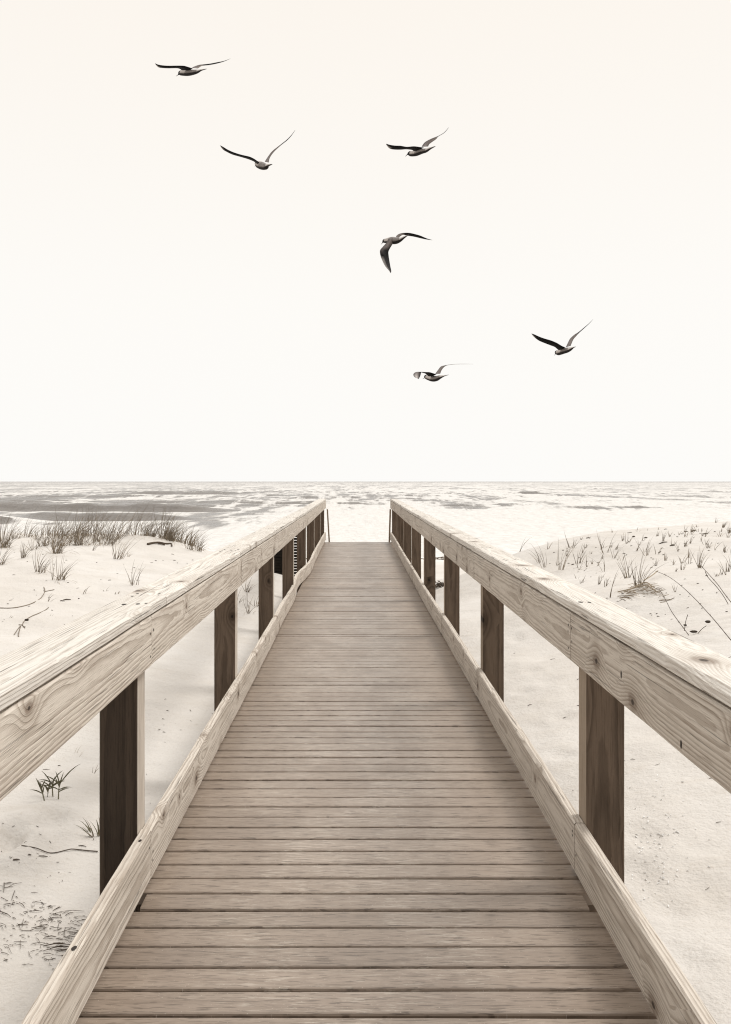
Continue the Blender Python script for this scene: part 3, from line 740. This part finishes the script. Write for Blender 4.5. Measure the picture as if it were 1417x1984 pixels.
def leaf(px, py, wpx, hpx, label, z_off=.012, mat=None, d=None, tiltv=.3, name='dry_leaf'):
    x, y, z = hit(px, py)
    if d: p = at(px, py, d); x, y, z = p.x, p.y, p.z; z_off = 0
    a = wpx * y / F / 2; b = hpx * y / F / 2; mb = MB(); vs = []; rings = []
    for i in range(9):
        t = -1 + 2 * i / 8; w = b * math.sqrt(max(0, 1 - t * t)) + .001
        vs += [(x + a * t, y - .3 * w, z + z_off - w), (x + a * t, y - .15 * b + .02 * abs(t), z + z_off + .1 * b), (x + a * t, y + .3 * w, z + z_off + w), (x + a * t, y + .12 * b + .004, z + z_off)]
    fs = [(4 * i + k, 4 * i + (k + 1) % 4, 4 * i + 4 + (k + 1) % 4, 4 * i + 4 + k) for i in range(8) for k in range(4)] + [(3, 2, 1, 0), (32, 33, 34, 35)]
    mb.add(vs, fs)
    return tag(mb.build(name, mat or M_leaf, None, (x, y, z), smooth=True), label, 'leaf')
leaf(52, 1206, 9, 4, 'curled dark leaf beside the forked runner at the left', .03)
leaf(1344.5, 1229.5, 15, 4.5, 'larger dark dry leaf at the foot of a bent stem behind the right cap', .03)
leaf(1372, 1212, 11, 5, 'smaller dark dry leaf held up on a thin stalk behind the right cap', .05)
leaf(1328, 1215, 7, 3, 'narrow dark leaf left of the larger dry leaf on right sand', .02)
def stem(name, pts, d0, d1, r0, r1, label, extra=()):
    mb = MB(); n = len(pts)
    P = [at(a, b, d0 + (d1 - d0) * i / (n - 1)) for i, (a, b) in enumerate(pts)]
    c = curve(P); m = len(c)
    mb.tube(c, [r0 + (r1 - r0) * i / (m - 1) for i in range(m)], 6)
    for i in range(4, m, 9):          # leaf nodes
        q = c[i]; mb.tube([q - Vector((0, 0, .008)), q + Vector((.003, 0, .010))], [r0 * 1.5, r0 * .8], 5)
    for (e, dd) in extra:
        c2 = curve([at(a, b, dd) for a, b in e]); mb.tube(c2, [r1 * .8] * len(c2), 5)
    return tag(mb.build(name, M_twig, None, c[0]), label, 'stalk', 'long bent stems behind the right cap')
A6 = lambda L: sc(1180, 1000, .16725, L)
stem('bent_stalk', A6([(540, 635), (690, 700), (840, 810), (1000, 960), (1130, 1100), (1240, 1225), (1417, 1440), (1520, 1560), (1580, 1640)]), 11.0, 8.6, .0020, .0048, 'longest dark stem arching left out of the right picture edge')
stem('bent_stalk', A6([(1060, 570), (1090, 600), (1150, 665), (1260, 790), (1340, 900), (1417, 1000), (1600, 1240), (1750, 1420)]), 12.5, 9.4, .003, .0048, 'upper dark stem with shrivelled tip leaning in from right edge', extra=[(A6([(1115, 640), (1150, 710), (1240, 810), (1330, 930), (1417, 1080), (1500, 1200)]), 11.5)])
stem('bent_stalk', A6([(580, 840), (655, 965), (730, 1110), (860, 1290), (925, 1378)]), 9.6, 8.9, .0022, .0038, 'short straight dark stem with nodes behind the right cap', extra=[(A6([(1030, 1362), (1075, 1310), (1130, 1268)]), 9.0), (A6([(875, 1330), (890, 1220), (915, 1140)]), 9.2)])
# matted root mound behind the right cap
mb = MB()
for i in range(70):
    t = random.random(); a = 1195 + 85 * t; b = 1158 - 22 * math.sin(math.pi * t) + random.uniform(-3, 14)
    L = random.uniform(8, 30); s = random.uniform(-.5, .35)
    c = onsand([(a, b), (a + L * .5, b - L * .25 * s - 2), (a + L, b + L * .35 * s)], random.uniform(.0, .05))
    mb.tube(curve(c, 3), random.uniform(.0015, .0035), 4, random.choice((0, 0, 1)))
for e in ([(1197, 1157), (1225, 1150), (1250, 1140), (1262, 1145), (1268, 1148)], [(1215, 1154), (1235, 1147), (1255, 1145), (1270, 1156)], [(1248, 1136), (1262, 1126), (1275, 1117)]):
    mb.tube(curve(onsand(e, .07)), .007, 5, 0)
x, y, z = hit(1235, 1150)
tag(mb.build('root_mat', [M_straw, M_run], None, (x, y, z)), 'matted exposed roots on a small sand hump behind the right cap', 'roots')
# seaweed clump on the beach path, seen between right posts
mb = MB(); x, y, z = hit(851, 1139)
for i in range(150):
    a = random.uniform(0, 6.28); r = .32 * math.sqrt(random.random()); hgt = .12 * (1 - (r / .34) ** 2)
    p = Vector((x + r * math.cos(a), y + r * math.sin(a) * .5, z + random.uniform(0, 1) * hgt))
    q = p + Vector((random.uniform(-.10, .10), random.uniform(-.05, .05), random.uniform(-.03, .05)))
    mb.tube([p, (p + q) / 2 + Vector((0, 0, .02)), q], [.006, .008, .004], 4, random.choice((0, 0, 1)))
tag(mb.build('seaweed_clump', [M_twig, M_stick], None, (x, y, z)), 'dark seaweed clump on the beach between two far right posts', 'seaweed')

# ------------------------------------------------------------------ dark slatted crate behind the left posts
def box(mb, a, b, mi=0):
    (x0, y0, z0), (x1, y1, z1) = a, b
    v = [(x0, y0, z0), (x1, y0, z0), (x1, y1, z0), (x0, y1, z0), (x0, y0, z1), (x1, y0, z1), (x1, y1, z1), (x0, y1, z1)]
    mb.add(v, [(0, 3, 2, 1), (4, 5, 6, 7), (0, 1, 5, 4), (1, 2, 6, 5), (2, 3, 7, 6), (3, 0, 4, 7)], mi)
D = 24.0; bx0, bx1 = (531 - CX) / F * D, (580 - CX) / F * D
zt = CH - (1028 - HY) / F * D; zb = float(ground((bx0 + bx1) / 2, D)[0]) - .05
bn = empty('slatted_bin', ((bx0 + bx1) / 2, D, zb)); tag(bn, 'dark slatted timber bin standing behind the left posts on the beach path', 'bin')
for (xx, yy) in ((bx0, D), (bx1 - .04, D), (bx0, D + .5), (bx1 - .04, D + .5)):
    mb = MB(); box(mb, (xx, yy, zb - .1), (xx + .04, yy + .04, zt)); mb.build('corner_post', M_slat, bn)
zz = zb + .05
while zz < zt - .03:
    h = random.uniform(.048, .056); j = random.uniform(-.004, .004)
    mb = MB(); box(mb, (bx0 - .01, D - .022 + j, zz), (bx1 + .01, D - .003, zz + h)); mb.build('front_slat', M_slat, bn)
    mb = MB(); box(mb, (bx1 + .003, D + .045, zz), (bx1 + .022, D + .52, zz + h)); mb.build('side_slat', M_slat, bn)
    mb = MB(); box(mb, (bx0 - .022, D + .045, zz), (bx0 - .003, D + .52, zz + h)); mb.build('side_slat', M_slat, bn)
    zz += .065
mb = MB(); box(mb, (bx0 + .06, D + .06, zb), (bx0 + .38, D + .46, zt - .06)); mb.build('lining', M_slat, bn)

# ------------------------------------------------------------------ drift litter, shells, dark specks
def chips(name, spots, mats, label, cat, lift=.004):
    mb = MB()
    for (px, py, L, w, ang, mi) in spots:
        x, y, z = hit(px, py); L = L * y / F; w = w * y / F
        dx, dy = math.cos(ang) * L / 2, math.sin(ang) * L
        p = [Vector((x - dx, y - dy, float(ground(x - dx, y - dy)[0]) + lift)), Vector((x + random.uniform(-.1, .1) * L, y, z + lift + .12 * L * random.random())), Vector((x + dx, y + dy, float(ground(x + dx, y + dy)[0]) + lift))]
        mb.tube(p, [w * .28, w * .4, w * .2], 5, mi)
    o = mb.build(name, mats, None, (0, 0, 0)); return tag(o, label, cat, kind='stuff')
sp = []
for i in range(270):
    t = random.random(); py = 1700 + 190 * random.triangular(0, 1, .45)
    top = 1705 if True else 0
    px = random.uniform(-6, 168 - max(0, py - 1820) * .75)
    if py < 1760 and px > 20 + (py - 1700) * 1.6: continue
    big = random.random() < .28
    sp.append((px, py, random.uniform(8, 24) if big else random.uniform(2, 8), random.uniform(1.0, 2.0) if big else random.uniform(.8, 2.0), random.gauss(0, .5), random.choice((0, 0, 1))))
for i in range(22): sp.append((random.uniform(70, 150), random.uniform(1800, 1856), random.uniform(8, 30), random.uniform(1.0, 2.0), random.gauss(.1, .15), random.choice((0, 0, 1))))
for (a, b, L, w) in [(112, 1833, 52, 3.2), (120, 1838, 44, 3.4), (128, 1842, 34, 2.6), (98, 1817, 22, 2.6), (76, 1800, 28, 2.0), (140, 1768, 46, 1.4), (70, 1769, 24, 2.2), (45, 1794, 18, 2.2), (18, 1757, 20, 2.4), (40, 1827, 24, 1.4)]:
    sp.append((a, b, L, w, .12, 0))
sp.append((8, 1722, 30, 2.2, -1.0, 0)); sp.append((26, 1738, 26, 1.6, -1.2, 0))
chips('drift_litter', sp, [M_twig, M_stick], 'scatter of broken reed bits and twigs on sand below the left rail', 'litter')
sp = []
for i in range(95):   # right dune specks, denser near the top
    px = random.uniform(1050, 1417); f = random.random() ** 1.6; py = 1068 - (px - 1000) * .13 + 8 + f * 170
    sp.append((px, py, random.uniform(1.5, 5), random.uniform(1.0, 2.0), random.gauss(0, .6), random.choice((0, 1, 1))))
for (a, b, L, w) in [(1110, 1093, 5, 4), (1228, 1040, 6, 4), (1251, 1042, 7, 4), (1285, 1053, 17, 3), (1303, 1058, 10, 4), (1278, 1072, 4, 3), (1330, 1030, 7, 3), (1345, 1028, 9, 3), (1271, 1095, 5, 2.5), (1366, 1034, 12, 3), (1140, 1042, 9, 2), (1290, 1026, 6, 2), (1220, 1033, 10, 1.5)]:
    sp.append((a, b, L, w, .05, 0))
chips('dune_specks', sp, [M_twig, M_stick], 'dark specks and bits of dead stalk strewn over the right dune', 'litter')
sp = []
for i in range(120):   # left dune and walkway sides
    if i < 60: px, py = random.uniform(0, 380), random.uniform(1070, 1215)
    elif i < 85: px, py = random.uniform(0, 185), random.uniform(1600, 1720)
    else: px, py = random.uniform(215, 420), random.uniform(1350, 1640)
    sp.append((px, py, random.uniform(1.5, 6), random.uniform(.8, 1.8), random.gauss(0, .6), random.choice((0, 1, 1))))
for (a, b, L, w) in [(32, 1676, 12, 3.5), (84, 1664, 16, 3.2), (160, 1643, 14, 2.5), (58, 1667, 6, 3), (20, 1482, 5, 2), (115, 1482, 5, 2.4), (90, 1489, 12, 1.5), (153, 1160, 3, 3), (120, 1164, 6, 3), (124, 1163, 4, 3), (130, 1161, 14, 3)]:
    sp.append((a, b, L, w, .2, 0))
for i in range(60):
    px, py = random.uniform(985, 1417), random.uniform(1230, 1984)
    sp.append((px, py, random.uniform(3, 13), random.uniform(.9, 1.9), random.gauss(0, .25), random.choice((0, 1, 1))))
chips('sand_specks', sp, [M_twig, M_stick], 'small dark plant crumbs lying about on the open sand', 'litter')
sp = []
for i in range(110):
    px = random.gauss(1268, 42); py = 1570 + (px - 1230) * -.2 + random.gauss(80, 55)
    if px > 1216: sp.append((px, py, random.uniform(2, 5), random.uniform(1.5, 3), random.uniform(-1, 1), 0))
chips('shell_fragments', sp, [M_shell, M_stick], 'pale broken shell bits on sand outside the right railing', 'shells')
sp = []
for i in range(40): sp.append((random.gauss(1009, 14), 1032 + random.gauss(0, .7), random.uniform(4, 14), random.uniform(.8, 1.6), 0, 0))
# wrack along the beach, on the wet sand
mb = MB()
for i in range(120):
    d = random.choice((50.5, 51.2, 53.0)) + random.uniform(-.4, .4); x = random.uniform(-12, 12) + (10 if random.random() < .3 else 0); z = float(ground(x, d)[0]) + .02
    mb.tube([(x - random.uniform(.1, .4), d, z), (x, d + .1, z + .03), (x + random.uniform(.1, .4), d, z)], .02, 4)
tag(mb.build('beach_wrack', M_stick, None, (0, 50, -2.2)), 'broken dark line of wrack on the wet beach by the surf', 'wrack', kind='stuff')

# ------------------------------------------------------------------ gulls
mg = NT('gull_plumage_and_shade'); pc = mg.attr('plumage_and_shade').outputs['Color']  # vertex colour: plumage pattern plus painted underside shade
fe = mg.noise(mg.obj(), 60, 3)
M_gull = mg.fin(mg.mix(mg.math('MULTIPLY', mg.ramp(fe, .5, .75), .25), pc, (.02, .017, .016)), .75, .15)
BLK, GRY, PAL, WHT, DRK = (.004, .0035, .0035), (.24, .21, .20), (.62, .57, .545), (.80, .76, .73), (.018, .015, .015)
def cr(L, k):
    o = []
    for i in range(len(L) - 1):
        p0, p1, p2, p3 = (np.array(L[max(0, min(len(L) - 1, j))], float) for j in (i - 1, i, i + 1, i + 2))
        for j in range(k):
            t = j / k; o.append(.5 * (2 * p1 + (p2 - p0) * t + (2 * p0 - 5 * p1 + 4 * p2 - p3) * t * t + (3 * p1 - p0 - 3 * p2 + p3) * t ** 3))
    o.append(np.array(L[-1], float)); return o
def gull(label, ox, oy, s, D, body, left, right, lcol, rcol, lspan=-.26, rspan=.26):
    mb = MB(); px = lambda p: (ox + p[0] * s, oy + p[1] * s)
    xs_ = [b[0] for b in body]; x0, x1 = min(xs_), max(xs_)
    st = cr(body, 4); N = 12; C = []
    for b in st:
        t = (b[0] - x0) / (x1 - x0); C.append(at(*px(b), D + .14 - .28 * t))
    vs = []; cols = []
    for i, b in enumerate(st):
        t = (b[0] - x0) / (x1 - x0); tg = (C[min(i + 1, len(C) - 1)] - C[max(i - 1, 0)]).normalized()
        sd = tg.cross(Vector((0, 0, 1))).normalized(); up = sd.cross(tg).normalized()
        r = max(b[2], 2) * s * D / F; wide = r * (1.0 if t < .75 else 1.0 + 3.0 * (t - .75))
        hood = i <= 4 * 2 + 2
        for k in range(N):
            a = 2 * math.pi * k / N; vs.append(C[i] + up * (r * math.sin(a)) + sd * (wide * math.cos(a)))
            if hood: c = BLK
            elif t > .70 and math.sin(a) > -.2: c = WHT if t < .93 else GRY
            elif math.sin(a) < -.35: c = DRK  # belly: shade painted into the colour
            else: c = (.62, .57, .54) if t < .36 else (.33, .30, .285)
            cols.append((*c, 1))
    fs = [(i * N + k, i * N + (k + 1) % N, (i + 1) * N + (k + 1) % N, (i + 1) * N + k) for i in range(len(st) - 1) for k in range(N)]
    fs += [tuple(range(N))[::-1], tuple((len(st) - 1) * N + k for k in range(N))]
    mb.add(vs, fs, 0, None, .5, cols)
    for (pairs, span, cstops) in ((left, lspan, lcol), (right, rspan, rcol)):
        U = cr([p[0] for p in pairs], 4); Lw = cr([p[1] for p in pairs], 4); n = len(U); vs = []; cols = []
        for i in range(n):
            t = i / (n - 1); d = D + span * t
            a = at(*px(U[i]), d - .035 * (1 - t * .8)); b = at(*px(Lw[i]), d + .035 * (1 - t * .8))
            th = .010 * (1 - t) + .0022
            for q in (0, 1, 2):
                m = a.lerp(b, (0, .5, 1)[q])
            toc = (Vector((0, 0, CH)) - a).normalized()
            mid = a.lerp(b, .45)
            vs += [a, mid + toc * th, b, mid - toc * th]
            ts = [c[0] for c in cstops]
            cu, cm, cl = ([float(np.interp(t, ts, [c[j][ch] for c in cstops])) for ch in range(3)] for j in (1, 2, 3))
            bk = GRY if span < 0 else DRK
            cols += [(*cu, 1), (*cm, 1), (*cl, 1), (*bk, 1)]
        fs = [(4 * i + k, 4 * i + (k + 1) % 4, 4 * i + 4 + (k + 1) % 4, 4 * i + 4 + k) for i in range(n - 1) for k in range(4)] + [(3, 2, 1, 0), (4 * n - 4, 4 * n - 3, 4 * n - 2, 4 * n - 1)]
        mb.add(vs, fs, 0, None, .5, cols)
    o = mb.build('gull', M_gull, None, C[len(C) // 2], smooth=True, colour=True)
    return tag(o, label, 'bird', 'gulls flying above the sea')
UND = [(0, BLK, BLK, BLK), (.78, BLK, BLK, BLK), (.90, BLK, BLK, PAL), (1, BLK, BLK, GRY)]  # near underwing: dark primaries, blackened further by painted shade
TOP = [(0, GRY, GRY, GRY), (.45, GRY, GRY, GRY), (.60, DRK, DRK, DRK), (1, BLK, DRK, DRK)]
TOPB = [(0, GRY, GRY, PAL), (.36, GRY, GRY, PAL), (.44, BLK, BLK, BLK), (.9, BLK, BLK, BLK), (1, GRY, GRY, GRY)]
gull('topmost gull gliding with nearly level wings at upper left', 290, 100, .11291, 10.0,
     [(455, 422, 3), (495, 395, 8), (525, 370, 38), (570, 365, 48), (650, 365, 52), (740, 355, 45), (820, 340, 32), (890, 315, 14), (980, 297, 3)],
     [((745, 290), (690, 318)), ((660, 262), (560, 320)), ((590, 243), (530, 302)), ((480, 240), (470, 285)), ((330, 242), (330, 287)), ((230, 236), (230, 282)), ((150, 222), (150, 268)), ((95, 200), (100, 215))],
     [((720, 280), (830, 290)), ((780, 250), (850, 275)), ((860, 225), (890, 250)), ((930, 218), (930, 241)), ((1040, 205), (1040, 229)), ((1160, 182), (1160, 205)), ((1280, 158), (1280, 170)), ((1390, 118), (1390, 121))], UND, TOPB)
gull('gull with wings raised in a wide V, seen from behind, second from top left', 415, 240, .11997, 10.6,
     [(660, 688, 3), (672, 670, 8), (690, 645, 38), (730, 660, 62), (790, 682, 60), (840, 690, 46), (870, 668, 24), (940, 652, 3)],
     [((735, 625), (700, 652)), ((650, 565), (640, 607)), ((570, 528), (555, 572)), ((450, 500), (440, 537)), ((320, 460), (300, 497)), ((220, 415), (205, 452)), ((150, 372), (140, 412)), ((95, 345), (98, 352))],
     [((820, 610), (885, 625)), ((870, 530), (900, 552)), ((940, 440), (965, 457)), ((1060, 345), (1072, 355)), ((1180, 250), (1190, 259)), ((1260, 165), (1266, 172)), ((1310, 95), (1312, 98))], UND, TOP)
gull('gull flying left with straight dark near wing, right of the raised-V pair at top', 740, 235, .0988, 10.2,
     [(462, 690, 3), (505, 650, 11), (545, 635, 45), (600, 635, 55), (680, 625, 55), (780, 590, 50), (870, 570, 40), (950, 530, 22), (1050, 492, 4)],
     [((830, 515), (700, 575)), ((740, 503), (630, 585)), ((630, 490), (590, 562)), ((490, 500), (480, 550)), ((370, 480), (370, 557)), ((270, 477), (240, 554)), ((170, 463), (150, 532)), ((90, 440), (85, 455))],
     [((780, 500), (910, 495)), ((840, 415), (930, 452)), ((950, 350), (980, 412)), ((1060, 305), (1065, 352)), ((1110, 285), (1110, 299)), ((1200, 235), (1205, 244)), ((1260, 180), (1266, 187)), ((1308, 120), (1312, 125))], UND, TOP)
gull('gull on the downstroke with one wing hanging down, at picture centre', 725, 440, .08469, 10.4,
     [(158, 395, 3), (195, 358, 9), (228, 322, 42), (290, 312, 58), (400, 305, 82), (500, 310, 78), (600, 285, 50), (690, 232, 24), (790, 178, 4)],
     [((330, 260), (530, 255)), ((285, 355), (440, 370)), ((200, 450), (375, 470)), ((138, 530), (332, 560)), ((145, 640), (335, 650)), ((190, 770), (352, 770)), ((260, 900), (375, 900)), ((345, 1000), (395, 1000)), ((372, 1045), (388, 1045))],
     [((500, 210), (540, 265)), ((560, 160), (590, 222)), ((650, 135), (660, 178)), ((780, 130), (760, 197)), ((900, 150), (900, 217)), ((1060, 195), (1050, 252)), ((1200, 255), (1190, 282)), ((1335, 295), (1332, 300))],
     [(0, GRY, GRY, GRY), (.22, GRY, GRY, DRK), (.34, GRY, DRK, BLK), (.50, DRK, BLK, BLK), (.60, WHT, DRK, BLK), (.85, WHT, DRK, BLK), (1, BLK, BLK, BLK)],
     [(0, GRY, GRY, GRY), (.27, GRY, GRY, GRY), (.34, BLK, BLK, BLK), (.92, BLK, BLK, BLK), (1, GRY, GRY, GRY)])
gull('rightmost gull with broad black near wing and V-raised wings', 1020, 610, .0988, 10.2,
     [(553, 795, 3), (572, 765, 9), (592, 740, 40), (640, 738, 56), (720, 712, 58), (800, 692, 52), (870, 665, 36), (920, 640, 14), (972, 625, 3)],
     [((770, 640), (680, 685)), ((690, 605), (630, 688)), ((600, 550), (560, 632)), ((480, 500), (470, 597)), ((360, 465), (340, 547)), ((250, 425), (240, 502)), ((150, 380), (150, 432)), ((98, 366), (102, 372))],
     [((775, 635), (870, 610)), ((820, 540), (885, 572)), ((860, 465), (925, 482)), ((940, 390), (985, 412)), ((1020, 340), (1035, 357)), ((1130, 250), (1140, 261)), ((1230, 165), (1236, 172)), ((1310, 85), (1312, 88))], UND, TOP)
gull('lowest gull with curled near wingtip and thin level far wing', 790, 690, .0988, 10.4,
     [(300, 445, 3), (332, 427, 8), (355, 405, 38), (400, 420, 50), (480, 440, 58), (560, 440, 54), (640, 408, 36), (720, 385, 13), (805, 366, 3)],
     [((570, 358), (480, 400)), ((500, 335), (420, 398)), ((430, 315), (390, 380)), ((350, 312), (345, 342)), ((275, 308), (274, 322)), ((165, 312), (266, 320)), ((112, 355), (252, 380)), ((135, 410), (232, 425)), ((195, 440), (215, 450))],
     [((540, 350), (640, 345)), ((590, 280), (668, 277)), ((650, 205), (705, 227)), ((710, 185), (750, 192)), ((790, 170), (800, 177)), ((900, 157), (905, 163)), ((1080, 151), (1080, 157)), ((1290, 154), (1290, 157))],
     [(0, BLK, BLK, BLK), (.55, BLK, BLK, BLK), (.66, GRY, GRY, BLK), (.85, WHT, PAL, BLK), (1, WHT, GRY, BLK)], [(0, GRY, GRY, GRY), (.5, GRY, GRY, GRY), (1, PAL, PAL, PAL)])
